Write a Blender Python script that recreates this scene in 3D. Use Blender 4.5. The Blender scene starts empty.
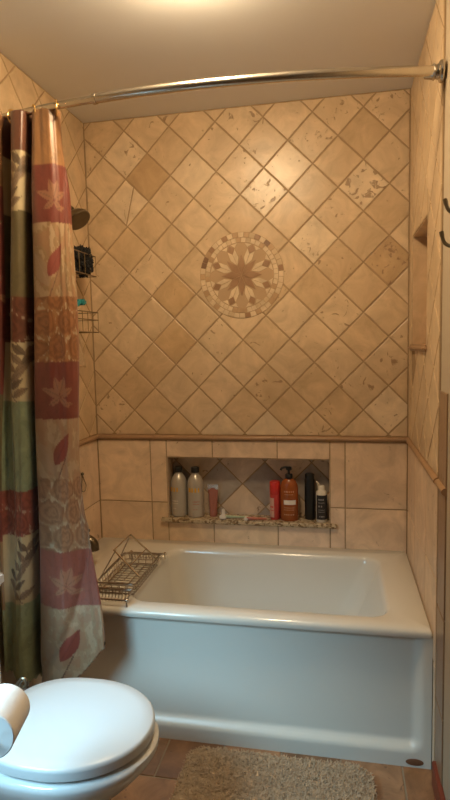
import bpy, bmesh, math, random
from mathutils import Vector, Matrix, noise as mnoise
random.seed(7)
S = bpy.context.scene
COL = S.collection
PI = math.pi

# ---------------------------------------------------------------- camera
cd = bpy.data.cameras.new('camera'); cam = bpy.data.objects.new('camera', cd); COL.objects.link(cam)
S.camera = cam
F, YAW, PITCH, ROLL = 569.95, 0.1986, -0.0965, -0.0229
cd.sensor_fit = 'VERTICAL'; cd.sensor_height = 24.0; cd.lens = F * 24.0 / 800.0; cd.clip_start = 0.02
fw = Vector((-math.sin(YAW) * math.cos(PITCH), math.cos(YAW) * math.cos(PITCH), math.sin(PITCH)))
rt = Vector((math.cos(YAW), math.sin(YAW), 0)); up = rt.cross(fw)
r2 = math.cos(ROLL) * rt + math.sin(ROLL) * up
u2 = -math.sin(ROLL) * rt + math.cos(ROLL) * up
m = Matrix((r2, u2, -fw)).transposed().to_4x4(); m.translation = Vector((1.2098, -2.6858, 1.4748))
cam.matrix_world = m

# ---------------------------------------------------------------- world, light, exposure
w = bpy.data.worlds.new('world'); S.world = w; w.use_nodes = True
w.node_tree.nodes['Background'].inputs[0].default_value = (0.55, 0.75, 1.0, 1)
w.node_tree.nodes['Background'].inputs[1].default_value = 0.6
S.view_settings.view_transform = 'Standard'; S.view_settings.look = 'None'
S.view_settings.gamma = 1; S.view_settings.use_curve_mapping = False
S.view_settings.exposure = 0.0
WARM = (1.0, 0.75, 0.45); COOL = (0.42, 0.78, 1.0)
LAMP_EMIT = 128.0; WINDOW_W = 6.5
def area(name, loc, target, sx, sy, power, color, spread=PI):
    l = bpy.data.lights.new(name, 'AREA'); l.shape = 'RECTANGLE'; l.size = sx; l.size_y = sy
    l.energy = power; l.color = color; l.spread = spread
    o = bpy.data.objects.new(name, l); COL.objects.link(o); o.location = loc
    o.rotation_euler = (Vector(target) - Vector(loc)).to_track_quat('-Z', 'Y').to_euler()
    return o
area('window_daylight', (-0.04, -2.05, 1.30), (0.40, -1.18, 0.32), 0.62, 0.66, WINDOW_W, COOL, math.radians(62))

# ---------------------------------------------------------------- materials
def newmat(name):
    mt = bpy.data.materials.new(name); mt.use_nodes = True
    nt = mt.node_tree; return mt, nt, nt.nodes['Principled BSDF']
def N(nt, t, **k):
    n = nt.nodes.new(t)
    for a, b in k.items(): setattr(n, a, b)
    return n
def plain(name, c, rough=0.5, metal=0.0, var=0.08, scale=20, bump=0.0, **extra):
    mt, nt, p = newmat(name)
    tc = N(nt, 'ShaderNodeTexCoord'); no = N(nt, 'ShaderNodeTexNoise')
    no.inputs['Scale'].default_value = scale; no.inputs['Detail'].default_value = 4
    nt.links.new(tc.outputs['Object'], no.inputs['Vector'])
    mx = N(nt, 'ShaderNodeMix', data_type='RGBA')
    mx.inputs[6].default_value = (*[v * (1 - var) for v in c], 1)
    mx.inputs[7].default_value = (*[min(1, v * (1 + var)) for v in c], 1)
    nt.links.new(no.outputs['Fac'], mx.inputs[0]); nt.links.new(mx.outputs[2], p.inputs['Base Color'])
    p.inputs['Roughness'].default_value = rough; p.inputs['Metallic'].default_value = metal
    for k, v in extra.items(): p.inputs[k.replace('_', ' ')].default_value = v
    if bump:
        b = N(nt, 'ShaderNodeBump'); b.inputs['Strength'].default_value = bump; b.inputs['Distance'].default_value = 0.01
        nt.links.new(no.outputs['Fac'], b.inputs['Height']); nt.links.new(b.outputs[0], p.inputs['Normal'])
    return mt
def stone(name, rough=0.42, pitcol=(0.26, 0.15, 0.075), scale=1.0, vein=0.42, pitsoft=0.06):
    """travertine: attribute 'tint' gives the colour of each piece, its alpha how pitted the piece is"""
    mt, nt, p = newmat(name); L = nt.links.new
    at = N(nt, 'ShaderNodeAttribute', attribute_name='tint')
    tc = N(nt, 'ShaderNodeTexCoord')
    off = N(nt, 'ShaderNodeVectorMath', operation='SCALE'); off.inputs['Scale'].default_value = 37.0
    L(at.outputs['Color'], off.inputs[0])
    ad = N(nt, 'ShaderNodeVectorMath', operation='ADD'); L(tc.outputs['Object'], ad.inputs[0]); L(off.outputs[0], ad.inputs[1])
    n1 = N(nt, 'ShaderNodeTexNoise'); n1.inputs['Scale'].default_value = 9 * scale; n1.inputs['Detail'].default_value = 10; n1.inputs['Roughness'].default_value = .62
    n1.inputs['Distortion'].default_value = 0.8
    L(ad.outputs[0], n1.inputs['Vector'])
    cr = N(nt, 'ShaderNodeValToRGB'); cr.color_ramp.elements[0].position = .3; cr.color_ramp.elements[1].position = .72
    a = 1 - vein * .55; cr.color_ramp.elements[0].color = (a, a * .97, a * .93, 1); b = 1 + vein * .3
    cr.color_ramp.elements[1].color = (b, b, b, 1)
    L(n1.outputs['Fac'], cr.inputs[0])
    mu = N(nt, 'ShaderNodeMix', data_type='RGBA', blend_type='MULTIPLY'); mu.inputs[0].default_value = 1
    L(at.outputs['Color'], mu.inputs[6]); L(cr.outputs[0], mu.inputs[7])
    n2 = N(nt, 'ShaderNodeTexNoise'); n2.inputs['Scale'].default_value = 26 * scale; n2.inputs['Detail'].default_value = 5
    n2.inputs['Distortion'].default_value = 1.4
    L(ad.outputs[0], n2.inputs['Vector'])
    # pits: noise > 0.70 - 0.13 * alpha
    th = N(nt, 'ShaderNodeMath', operation='MULTIPLY_ADD'); th.inputs[1].default_value = 0.14; L(at.outputs['Alpha'], th.inputs[0]); L(n2.outputs['Fac'], th.inputs[2])
    mr = N(nt, 'ShaderNodeMapRange'); mr.inputs['From Min'].default_value = .70; mr.inputs['From Max'].default_value = .70 + pitsoft
    L(th.outputs[0], mr.inputs['Value'])
    pf = N(nt, 'ShaderNodeMath', operation='MULTIPLY'); pf.inputs[1].default_value = .75; L(mr.outputs[0], pf.inputs[0])
    mx = N(nt, 'ShaderNodeMix', data_type='RGBA'); L(pf.outputs[0], mx.inputs[0]); L(mu.outputs[2], mx.inputs[6]); mx.inputs[7].default_value = (*pitcol, 1)
    L(mx.outputs[2], p.inputs['Base Color']); p.inputs['Roughness'].default_value = rough
    su = N(nt, 'ShaderNodeMath', operation='SUBTRACT'); L(n1.outputs['Fac'], su.inputs[0]); L(mr.outputs[0], su.inputs[1])
    bp = N(nt, 'ShaderNodeBump'); bp.inputs['Strength'].default_value = .35; bp.inputs['Distance'].default_value = .004
    L(su.outputs[0], bp.inputs['Height']); L(bp.outputs[0], p.inputs['Normal'])
    return mt
def attrmat(name, rough=0.6, **extra):
    mt, nt, p = newmat(name); L = nt.links.new
    at = N(nt, 'ShaderNodeAttribute', attribute_name='tint'); L(at.outputs['Color'], p.inputs['Base Color'])
    p.inputs['Roughness'].default_value = rough
    for k, v in extra.items(): p.inputs[k.replace('_', ' ')].default_value = v
    return mt

M = {}
M['tile'] = stone('travertine_tile', rough=.33)
M['floor_tile'] = stone('brown_floor_stone', rough=.45, pitcol=(.10, .05, .03), vein=.9)
M['grout'] = plain('grout', (.40, .275, .155), .9, var=.2, scale=30, bump=.3)
M['floor_grout'] = plain('floor_grout', (.30, .24, .17), .9, var=.2, scale=30)
M['rail'] = plain('stone_rail', (.36, .215, .115), .4, var=.25, scale=14)
M['paint'] = plain('ceiling_paint', (.80, .81, .82), .75, var=.02, scale=3)
M['wallpaint'] = plain('tan_wall_paint', (.46, .37, .26), .7, var=.03, scale=3)
M['greypaint'] = plain('grey_beige_paint', (.42, .38, .30), .5, var=.03, scale=3)
M['acrylic'] = plain('white_acrylic', (.73, .705, .63), .16, var=.015, scale=2, Coat_Weight=.4, Coat_Roughness=.08)
M['porcelain'] = plain('white_porcelain', (.68, .70, .70), .12, var=.01, scale=2, Coat_Weight=.5)
M['plastic_white'] = plain('white_seat_plastic', (.66, .69, .70), .28, var=.01, scale=2)
M['nickel'] = plain('brushed_nickel', (.62, .56, .47), .22, 1, var=.1, scale=40)
M['bronze'] = plain('dark_bronze', (.16, .13, .09), .3, .9, var=.2, scale=30)
M['wire'] = plain('aged_nickel_wire', (.42, .38, .33), .3, 1, var=.15, scale=60)
M['darkwire'] = plain('bronze_wire', (.22, .15, .07), .35, .8, var=.15, scale=60)
M['gold'] = plain('brass_ring', (.70, .46, .18), .28, 1, var=.1, scale=40)
M['black'] = plain('black_plastic', (.012, .012, .012), .35, var=.2)
M['blackmesh'] = plain('black_netting', (.010, .010, .011), .8, var=.3, scale=90, bump=.8)
M['teal'] = plain('teal_plastic', (.03, .28, .30), .35)
M['redwood'] = plain('reddish_wood', (.22, .05, .025), .45, var=.35, scale=8)
M['paper'] = plain('toilet_paper', (.88, .87, .85), .95, var=.02, scale=60, bump=.1)
M['cardboard'] = plain('grey_card_core', (.40, .42, .42), .9)
M['granite'] = None
def granite():
    mt, nt, p = newmat('speckled_granite'); L = nt.links.new
    tc = N(nt, 'ShaderNodeTexCoord'); v = N(nt, 'ShaderNodeTexVoronoi'); v.inputs['Scale'].default_value = 95
    L(tc.outputs['Object'], v.inputs['Vector'])
    no = N(nt, 'ShaderNodeTexNoise'); no.inputs['Scale'].default_value = 55; no.inputs['Detail'].default_value = 5; L(tc.outputs['Object'], no.inputs['Vector'])
    sp = N(nt, 'ShaderNodeSeparateColor'); L(v.outputs['Color'], sp.inputs[0])
    mx = N(nt, 'ShaderNodeMath', operation='MULTIPLY_ADD'); L(sp.outputs[0], mx.inputs[0]); mx.inputs[1].default_value = .6
    m2 = N(nt, 'ShaderNodeMath', operation='MULTIPLY'); m2.inputs[1].default_value = .55; L(no.outputs['Fac'], m2.inputs[0]); L(m2.outputs[0], mx.inputs[2])
    cr = N(nt, 'ShaderNodeValToRGB'); e = cr.color_ramp.elements
    e[0].position = .25; e[0].color = (.14, .09, .05, 1); e[1].position = .85; e[1].color = (.56, .43, .28, 1)
    x = e.new(.42); x.color = (.28, .19, .10, 1); x = e.new(.6); x.color = (.52, .42, .28, 1)
    L(mx.outputs[0], cr.inputs[0]); L(cr.outputs[0], p.inputs['Base Color']); p.inputs['Roughness'].default_value = .25
    return mt
M['granite'] = granite()

# ---------------------------------------------------------------- mesh helpers
def finish(name, bm, mat, parent=None, smooth=False, sharp=35, mods=None):
    bm.normal_update()
    if smooth:
        for f in bm.faces: f.smooth = True
        for e in bm.edges:
            if len(e.link_faces) == 2 and e.calc_face_angle(0) > math.radians(sharp): e.smooth = False
    me = bpy.data.meshes.new(name); bm.to_mesh(me); bm.free()
    for mm in (mat if isinstance(mat, (list, tuple)) else [mat]): me.materials.append(mm)
    o = bpy.data.objects.new(name, me); COL.objects.link(o)
    if parent: o.parent = parent
    return o
def tag(o, label=None, cat=None, group=None, kind=None):
    if label: o['label'] = label
    if cat: o['category'] = cat
    if group: o['group'] = group
    if kind: o['kind'] = kind
    return o
def empty(name, loc, label, cat, group=None, rz=0):
    o = bpy.data.objects.new(name, None); COL.objects.link(o); o.location = loc; o.rotation_euler = (0, 0, rz)
    o.empty_display_size = .05
    return tag(o, label, cat, group)
def box(bm, a, b, bev=0.0, mat=0, seg=2):
    r = bmesh.ops.create_cube(bm, size=1.0)
    vs = r['verts']
    for v in vs:
        v.co = Vector(((a[i] + b[i]) / 2 + v.co[i] * (b[i] - a[i]) for i in range(3)))
    fs = set(f for v in vs for f in v.link_faces)
    for f in fs: f.material_index = mat
    if bev:
        bmesh.ops.bevel(bm, geom=list(set(e for v in vs for e in v.link_edges)), offset=bev, segments=seg, affect='EDGES')
def lathe(bm, prof, center=(0, 0, 0), axis=Vector((0, 0, 1)), n=28, sx=1, sy=1, cap=True):
    q = axis.normalized().to_track_quat('Z', 'Y') if (axis.normalized() - Vector((0, 0, 1))).length > 1e-4 else None
    rings = []
    for r, z in prof:
        ring = []
        for i in range(n):
            a = 2 * PI * i / n; v = Vector((r * math.cos(a) * sx, r * math.sin(a) * sy, z))
            if q: v = q @ v
            ring.append(bm.verts.new(v + Vector(center)))
        rings.append(ring)
    for k in range(len(rings) - 1):
        for i in range(n):
            j = (i + 1) % n
            bm.faces.new((rings[k][i], rings[k][j], rings[k + 1][j], rings[k + 1][i]))
    if cap:
        bm.faces.new(list(reversed(rings[0]))); bm.faces.new(rings[-1])
def tube(bm, pts, r, n=8, closed=False):
    pts = [Vector(p) for p in pts]; K = len(pts)
    if K < 2: return
    rings = []; prev = None
    for k in range(K):
        if closed: t = (pts[(k + 1) % K] - pts[k - 1])
        else: t = pts[min(k + 1, K - 1)] - pts[max(k - 1, 0)]
        t.normalize()
        if prev is None:
            a = Vector((0, 0, 1)) if abs(t.z) < .9 else Vector((1, 0, 0)); nrm = t.cross(a).normalized()
        else:
            nrm = (prev - t * prev.dot(t)).normalized()
        prev = nrm; bn = t.cross(nrm)
        rr = r[k] if isinstance(r, (list, tuple)) else r
        rings.append([bm.verts.new(pts[k] + (nrm * math.cos(2 * PI * i / n) + bn * math.sin(2 * PI * i / n)) * rr) for i in range(n)])
    for k in range(K if closed else K - 1):
        A, B = rings[k], rings[(k + 1) % K]
        for i in range(n):
            j = (i + 1) % n; bm.faces.new((A[i], A[j], B[j], B[i]))
    if not closed:
        bm.faces.new(list(reversed(rings[0]))); bm.faces.new(rings[-1])
def spline(P, n=8, closed=False):
    P = [Vector(p) for p in P]; K = len(P); out = []
    for k in range(K if closed else K - 1):
        p0 = P[k - 1] if (closed or k > 0) else P[0]; p1 = P[k]; p2 = P[(k + 1) % K]; p3 = P[(k + 2) % K] if (closed or k + 2 < K) else P[-1]
        for i in range(n):
            t = i / n
            out.append(.5 * ((2 * p1) + (-p0 + p2) * t + (2 * p0 - 5 * p1 + 4 * p2 - p3) * t * t + (-p0 + 3 * p1 - 3 * p2 + p3) * t ** 3))
    if not closed: out.append(P[-1])
    return out
def clip(poly, x0, x1, y0, y1):
    def half(P, ins, inter):
        o = []
        for i in range(len(P)):
            a, b = P[i - 1], P[i]
            if ins(b):
                if not ins(a): o.append(inter(a, b))
                o.append(b)
            elif ins(a): o.append(inter(a, b))
        return o
    def ix(v): return lambda a, b: (v, a[1] + (b[1] - a[1]) * (v - a[0]) / (b[0] - a[0]))
    def iy(v): return lambda a, b: (a[0] + (b[0] - a[0]) * (v - a[1]) / (b[1] - a[1]), v)
    for ins, it in ((lambda p: p[0] >= x0, ix(x0)), (lambda p: p[0] <= x1, ix(x1)), (lambda p: p[1] >= y0, iy(y0)), (lambda p: p[1] <= y1, iy(y1))):
        if not poly: return []
        poly = half(poly, ins, it)
    out = []
    for p in poly:
        if not out or (abs(p[0] - out[-1][0]) + abs(p[1] - out[-1][1])) > 1e-5: out.append(p)
    if len(out) > 1 and abs(out[0][0] - out[-1][0]) + abs(out[0][1] - out[-1][1]) < 1e-5: out.pop()
    return out
def area2(P): return .5 * sum(P[i - 1][0] * P[i][1] - P[i][0] * P[i - 1][1] for i in range(len(P)))
def inset(P, d):
    if area2(P) < 0: P = P[::-1]
    n = len(P); out = []
    for i in range(n):
        a, b, c = Vector(P[i - 1]), Vector(P[i]), Vector(P[(i + 1) % n])
        e1 = (b - a).normalized(); e2 = (c - b).normalized()
        n1 = Vector((-e1.y, e1.x)); n2 = Vector((-e2.y, e2.x))
        k = 1 + n1.dot(n2)
        if k < .02: return None
        out.append(tuple(b + (n1 + n2) * (d / k)))
    if area2(out) <= 1e-6: return None
    for i in range(n):      # edge flipped?
        e = Vector(P[i]) - Vector(P[i - 1]); f = Vector(out[i]) - Vector(out[i - 1])
        if e.dot(f) < 0: return None
    return out
def tile_piece(bm, lay, P, mp, tint, h=.003, g=.0028, bev=.0020, mat=1, jag=0.0):
    """a raised tile with an eased edge; mp maps (u, v, height) to the world"""
    P0 = inset(P, g)
    if not P0: return
    if jag:      # tumbled edge
        Q = []
        for i in range(len(P0)):
            a, b = Vector(P0[i]), Vector(P0[(i + 1) % len(P0)]); L = (b - a).length; k = max(1, int(L / .02))
            for j in range(k):
                p = a.lerp(b, j / k)
                if j: 
                    nn = Vector((-(b - a).y, (b - a).x)).normalized()
                    p = p + nn * random.uniform(0, jag)
                Q.append(tuple(p))
        P0 = Q
    P1 = inset(P0, bev) or None
    if not P1: return
    lo = [bm.verts.new(mp(u, v, 0.0002)) for u, v in (P0)]
    mid = [bm.verts.new(mp(u, v, h - bev * .5)) for u, v in (P0)]
    hi = [bm.verts.new(mp(u, v, h)) for u, v in P1]
    n = len(lo); fs = []
    for A, B in ((lo, mid), (mid, hi)):
        for i in range(n):
            j = (i + 1) % n; fs.append(bm.faces.new((A[i], A[j], B[j], B[i])))
    fs.append(bm.faces.new(hi))
    for f in fs:
        f.material_index = mat
        for l in f.loops: l[lay] = tint
def newtile():
    bm = bmesh.new(); lay = bm.loops.layers.float_color.new('tint'); return bm, lay

# ---------------------------------------------------------------- structure
ZT, ZR, H, W = 1.0247, 0.5022, 2.5573, 1.52
YE = -0.80                     # where the tiled alcove walls end
ROOM_Y = -3.35
HD = 0.1112                    # half a tile diagonal
NB = (0.366, 1.166, 0.607, 0.925)     # back niche x0,x1,z0,z1
NR = (-0.52, -0.10, 1.456, 1.913)     # right niche y0,y1,z0,z1
SPECIAL = {(-5, 8): ('p', .5), (-2, 7): ('p', .3), (1, 6): ('p', .85), (5, 6): ('p', 1.0), (0, 9): ('m', .8), (4, 9): ('m', .6), (-5, 6): ('p', .2), (0, 7): ('m', .5),
           (3, 6): ('m', .1), (4, 1): ('m', .75), (6, 3): ('d', .8), (-4, 3): ('m', .4), (-3, 2): ('d', .0), (-3, 0): ('d', .0), (-2, -1): ('m', .2), (3, 8): ('m', .7), (6, 9): ('m', .7),
           (3, 4): ('p', .4), (2, 7): ('p', .1), (-1, 6): ('m', .5), (-4, 7): ('d', .0), (-6, 7): ('m', .0), (-1, 0): ('m', .4), (6, -3): ('p', .4), (-1, -2): ('m', .1), (-5, 0): ('m', .5),
           (1, -4): ('p', .2), (-1, -4): ('p', .2), (5, -2): ('m', .6), (6, 7): ('m', .2), (1, 8): ('m', .3), (-4, 9): ('m', .5), (-6, -3): ('m', .8), (4, -1): ('m', .3)}
TINTS = {'p': Vector((.74, .585, .40)), 'm': Vector((.68, .51, .325)), 'd': Vector((.56, .385, .215))}
def tint_upper(k, m_, seed, special):
    rr = random.Random(seed * 7919 + 13)
    t = rr.random(); pit = rr.random(); f = rr.uniform(.96, 1.04)
    c = Vector((.62, .445, .265)).lerp(Vector((.70, .53, .345)), t)
    a = .0 if pit < .45 else (.25 if pit < .8 else .5)
    if not special: c = Vector((.66, .487, .30)).lerp(c, .35); a *= .4
    elif (k, m_) in SPECIAL: c = TINTS[SPECIAL[k, m_][0]]; a = SPECIAL[k, m_][1]
    return (c.x * f, c.y * f, c.z * f, a)
def diamonds(bm, lay, mp, u0, u1, v0, v1, uc, seed, skip=None, special=True):
    """diagonal travertine: tile centres at (uc + k HD, 1.4955 + m HD), k + m odd"""
    for k in range(int((u0 - uc) / HD) - 2, int((u1 - uc) / HD) + 3):
        for mm in range(int((v0 - 1.4955) / HD) - 2, int((v1 - 1.4955) / HD) + 3):
            if (k + mm) % 2 == 0: continue
            cx = uc + k * HD; cz = 1.4955 + mm * HD * 1.004
            P = [(cx - HD, cz), (cx, cz - HD), (cx + HD, cz), (cx, cz + HD)]
            hh = (k + 40) * 131 + mm + 40 + seed
            t = tint_upper(k, mm, hh, special)
            pieces = [P]
            if special and (k, mm) == (-5, 6):    # a tile made of two cuts
                pieces = [[(cx - HD, cz), (cx - HD * .05, cz - HD * .95), (cx + HD * .35, cz + HD * .65), (cx, cz + HD)],
                          [(cx - HD * .05, cz - HD * .95), (cx, cz - HD), (cx + HD, cz), (cx + HD * .35, cz + HD * .65)]]
            for Q in pieces:
                regs = [(u0, u1, v0, v1)]
                if skip:
                    a, b, c, d = skip
                    regs = [(u0, a, v0, v1), (b, u1, v0, v1), (a, b, v0, c), (a, b, d, v1)]
                for R_ in regs:
                    C_ = clip(Q, *R_)
                    if len(C_) >= 3 and abs(area2(C_)) > 2e-4:
                        tile_piece(bm, lay, C_, mp, t, jag=.0016)
def rects(bm, lay, mp, us, vs, seed, skip=None):
    for i in range(len(us) - 1):
        for j in range(len(vs) - 1):
            rr = random.Random(seed + i * 17 + j * 5)
            f = rr.uniform(.93, 1.08)
            t = (.79 * f, .605 * f, .43 * f * rr.uniform(.95, 1.05), rr.choice((0, 0, .2)))  # stone tint raised and pinker, standing in for daylight low on the walls
            P = [(us[i], vs[j]), (us[i + 1], vs[j]), (us[i + 1], vs[j + 1]), (us[i], vs[j + 1])]
            regs = [(-99, 99, -99, 99)]
            if skip:
                a, b, c, d = skip
                regs = [(-99, a, -99, 99), (b, 99, -99, 99), (a, b, -99, c), (a, b, d, 99)]
            for R_ in regs:
                C_ = clip(P, *R_)
                if len(C_) >= 3 and abs(area2(C_)) > 2e-4: tile_piece(bm, lay, C_, mp, t)

# back wall
bm, lay = newtile()
T = .14
box(bm, (-.14, 0, 0), (NB[0], T, H)); box(bm, (NB[1], 0, 0), (W + .14, T, H))
box(bm, (NB[0], 0, 0), (NB[1], T, NB[2])); box(bm, (NB[0], 0, NB[3]), (NB[1], T, H)); box(bm, (NB[0], .095, NB[2]), (NB[1], T, NB[3]))
mpb = lambda u, v, h: Vector((u, -h, v))
diamonds(bm, lay, mpb, 0.004, W - .004, ZT + .012, H - .002, .7637, 0)
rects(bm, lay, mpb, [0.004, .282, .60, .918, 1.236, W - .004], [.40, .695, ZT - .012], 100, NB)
# niche interior: reveals and the diagonal slate-toned back
GREY = [(.46, .40, .34), (.70, .56, .42), (.40, .34, .29), (.74, .60, .45)]  # tones lightened in the colour, in place of light reaching into the niche
hn = .115
mpn = lambda u, v, h: Vector((u, .095 - h, v))
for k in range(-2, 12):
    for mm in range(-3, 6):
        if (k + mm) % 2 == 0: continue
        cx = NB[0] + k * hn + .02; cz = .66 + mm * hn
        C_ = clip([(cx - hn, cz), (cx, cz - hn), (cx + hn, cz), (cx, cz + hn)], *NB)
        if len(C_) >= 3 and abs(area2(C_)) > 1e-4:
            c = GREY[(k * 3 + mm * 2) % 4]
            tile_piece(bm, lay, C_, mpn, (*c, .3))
for (mp_, u0, u1, v0, v1) in ((lambda u, v, h: Vector((NB[0] + h, u, v)), .0, .095, NB[2], NB[3]),
                              (lambda u, v, h: Vector((NB[1] - h, u, v)), .0, .095, NB[2], NB[3]),
                              (lambda u, v, h: Vector((v, u, NB[3] - h)), .0, .095, NB[0], NB[1])):
    tile_piece(bm, lay, [(u0, v0), (u1, v0), (u1, v1), (u0, v1)], mp_, (.60, .46, .33, .1), g=.0005)
bmesh.ops.recalc_face_normals(bm, faces=bm.faces)
tag(finish('wall_back', bm, [M['grout'], M['tile']]), kind='structure')

# left wall (tiled alcove part, with a window further on)
WL = (-2.38, -1.72, .93, 1.68)     # window in the left wall: y0, y1, z0, z1
bm, lay = newtile()
box(bm, (-.14, WL[1], 0), (0, 0, H)); box(bm, (-.14, ROOM_Y, 0), (0, WL[0], H))
box(bm, (-.14, WL[0], 0), (0, WL[1], WL[2])); box(bm, (-.14, WL[0], WL[3]), (0, WL[1], H))
for f in bm.faces: f.material_index = 0
box(bm, (-.001, YE, 0), (.0005, 0, H), mat=2)
mpl = lambda u, v, h: Vector((h + .0005, u, v))
diamonds(bm, lay, mpl, YE, -.004, ZT + .012, H - .002, -.09, 5000, special=False)
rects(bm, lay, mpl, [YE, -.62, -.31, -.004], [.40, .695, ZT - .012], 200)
bmesh.ops.recalc_face_normals(bm, faces=bm.faces)
tag(finish('wall_left', bm, [M['wallpaint'], M['tile'], M['grout']]), kind='structure')

# right wall with its tall niche
bm, lay = newtile()
X1 = W + .12
box(bm, (W, NR[1], 0), (X1, 0, H)); box(bm, (W, YE, 0), (X1, NR[0], H))
box(bm, (W, NR[0], 0), (X1, NR[1], NR[2])); box(bm, (W, NR[0], NR[3]), (X1, NR[1], H)); box(bm, (W + .09, NR[0], NR[2]), (X1, NR[1], NR[3]))
mpr = lambda u, v, h: Vector((W - h, u, v))
diamonds(bm, lay, mpr, YE, -.004, ZT + .012, H - .002, -.14, 9000, skip=NR, special=False)
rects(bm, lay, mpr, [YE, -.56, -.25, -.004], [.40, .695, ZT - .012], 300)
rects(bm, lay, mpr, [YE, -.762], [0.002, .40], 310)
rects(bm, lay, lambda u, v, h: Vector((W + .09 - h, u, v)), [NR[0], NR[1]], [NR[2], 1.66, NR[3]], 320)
for (mp_, u0, u1, v0, v1) in ((lambda u, v, h: Vector((W + u, NR[1] - h, v)), .0, .09, NR[2], NR[3]),
                              (lambda u, v, h: Vector((W + u, NR[0] + h, v)), .0, .09, NR[2], NR[3]),
                              (lambda u, v, h: Vector((W + u, v, NR[3] - h)), .0, .09, NR[0], NR[1])):
    tile_piece(bm, lay, [(u0, v0), (u1, v0), (u1, v1), (u0, v1)], mp_, (.62, .44, .27, .1), g=.0005)
bmesh.ops.recalc_face_normals(bm, faces=bm.faces)
tag(finish('wall_right', bm, [M['grout'], M['tile']]), kind='structure')
# the wall beyond the alcove: darker stone wainscot strip, paint above
bm, lay = newtile()
box(bm, (W + .004, ROOM_Y, 0), (X1, YE - .001, H))
for j, (a, b) in enumerate(((.002, .30), (.30, .62), (.62, 1.02), (1.02, 1.32))):
    mpq = lambda u, v, h: Vector((W + .004 - h * 1.5, u, v))
    tile_piece(bm, lay, [(-.93, a), (YE - .003, a), (YE - .003, b), (-.93, b)], mpq, (.30, .19, .11, .2))
bmesh.ops.recalc_face_normals(bm, faces=bm.faces)
tag(finish('wall_right_front', bm, [M['wallpaint'], M['tile']]), kind='structure')
bm = bmesh.new(); box(bm, (W - .002, -1.34, .0), (W + .02, -1.05, 1.25), .004)
tag(finish('trim_8', bm, M['greypaint']), kind='structure')

bm = bmesh.new()
box(bm, (-.14, ROOM_Y - .12, 0), (X1, ROOM_Y, H))
tag(finish('wall_front', bm, plain('dark_unseen_wall', (.10, .065, .04), .5)), kind='structure')  # unseen wall, made dark so less light bounces onto the tub apron
bm = bmesh.new(); box(bm, (-.14, ROOM_Y - .12, H), (X1, T, H + .1)); tag(finish('ceiling', bm, M['paint']), kind='structure')
# floor of brown stone tiles
bm, lay = newtile()
box(bm, (-.14, ROOM_Y - .12, -.1), (X1, T, -.003))
mpf = lambda u, v, h: Vector((u, v, -.003 + h))
fx = [-.02 + .205 * i for i in range(0, 8)]; fy = [-.76 - .205 * i for i in range(0, 13)]
ang = math.radians(0)
for i in range(8):
    for j in range(13):
        rr = random.Random(900 + i * 31 + j)
        a, b = -.05 + i * .21 + (j % 2) * .09, -.735 - j * .21
        f = rr.uniform(.75, 1.25); c = Vector((.29, .145, .065)).lerp(Vector((.30, .17, .09)), rr.random()) * f
        C_ = clip([(a, b - .21), (a + .21, b - .21), (a + .21, b), (a, b)], .002, W + .002, ROOM_Y, -.72)
        if len(C_) > 2: tile_piece(bm, lay, C_, mpf, (*c, rr.random() * .6), g=.003)
bmesh.ops.recalc_face_normals(bm, faces=bm.faces)
tag(finish('floor', bm, [M['floor_grout'], M['floor_tile']]), kind='structure')

# window on the left wall (its daylight falls on the toilet)
bm = bmesh.new()
for a, b in (((-.10, WL[0], WL[2]), (.012, WL[0] + .03, WL[3])), ((-.10, WL[1] - .03, WL[2]), (.012, WL[1], WL[3])),
             ((-.10, WL[0], WL[2]), (.03, WL[1], WL[2] + .03)), ((-.10, WL[0], WL[3] - .03), (.012, WL[1], WL[3]))):
    box(bm, a, b, .003)
tag(finish('window_1', bm, M['plastic_white']), kind='structure')

# stone rail round the alcove
def rail(name, pts):
    bm = bmesh.new(); pts = [Vector(p) for p in pts]
    K = 10
    d = (pts[1] - pts[0]).normalized(); nrm = Vector((0, 0, 1)).cross(d); nrm = nrm if nrm.dot(pts[2]) > 0 else -nrm
    L_ = (pts[1] - pts[0]).length; n = max(1, round(L_ / .305))
    for s in range(n):
        a = pts[0].lerp(pts[1], s / n) + d * .001; b = pts[0].lerp(pts[1], (s + 1) / n) - d * .001
        A = []; B = []
        for i in range(K + 1):
            t = -PI / 2 + PI * i / K
            o = nrm * (math.cos(t) * .017 - .001) + Vector((0, 0, math.sin(t) * .0125))
            A.append(bm.verts.new(a + o)); B.append(bm.verts.new(b + o))
        for i in range(K): bm.faces.new((A[i], A[i + 1], B[i + 1], B[i]))
        bm.faces.new(A); bm.faces.new(B)
    bmesh.ops.recalc_face_normals(bm, faces=bm.faces)
    tag(finish(name, bm, M['rail'], smooth=True), kind='structure')
rail('trim_1', [(0, 0, ZT), (W, 0, ZT), (0, -1, 0)])
rail('trim_2', [(0, 0, ZT), (0, YE, ZT), (1, 0, 0)])
rail('trim_3', [(W, 0, ZT), (W, YE, ZT), (-1, 0, 0)])
rail('trim_4', [(W + .003, YE - .002, ZT - .002), (W + .003, -.93, ZT - .002), (-1, 0, 0)])
bm = bmesh.new(); box(bm, (W - .012, ROOM_Y, 0), (W + .003, YE - .02, .085), .003)
tag(finish('baseboard_right', bm, M['redwood']), kind='structure')

# sills of the two niches
bm = bmesh.new(); box(bm, (.332, -.022, .597), (1.200, .094, .6195), .005, seg=3)
tag(finish('niche_sill', bm, M['granite'], smooth=True), 'long speckled granite shelf at the bottom of the back wall niche', 'shelf')
bm = bmesh.new(); box(bm, (W - .018, -.545, 1.432), (W + .088, -.078, 1.458), .010, seg=3)
tag(finish('niche_sill', bm, M['rail'], smooth=True), 'short rounded stone sill of the tall niche in the right wall', 'shelf')

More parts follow.
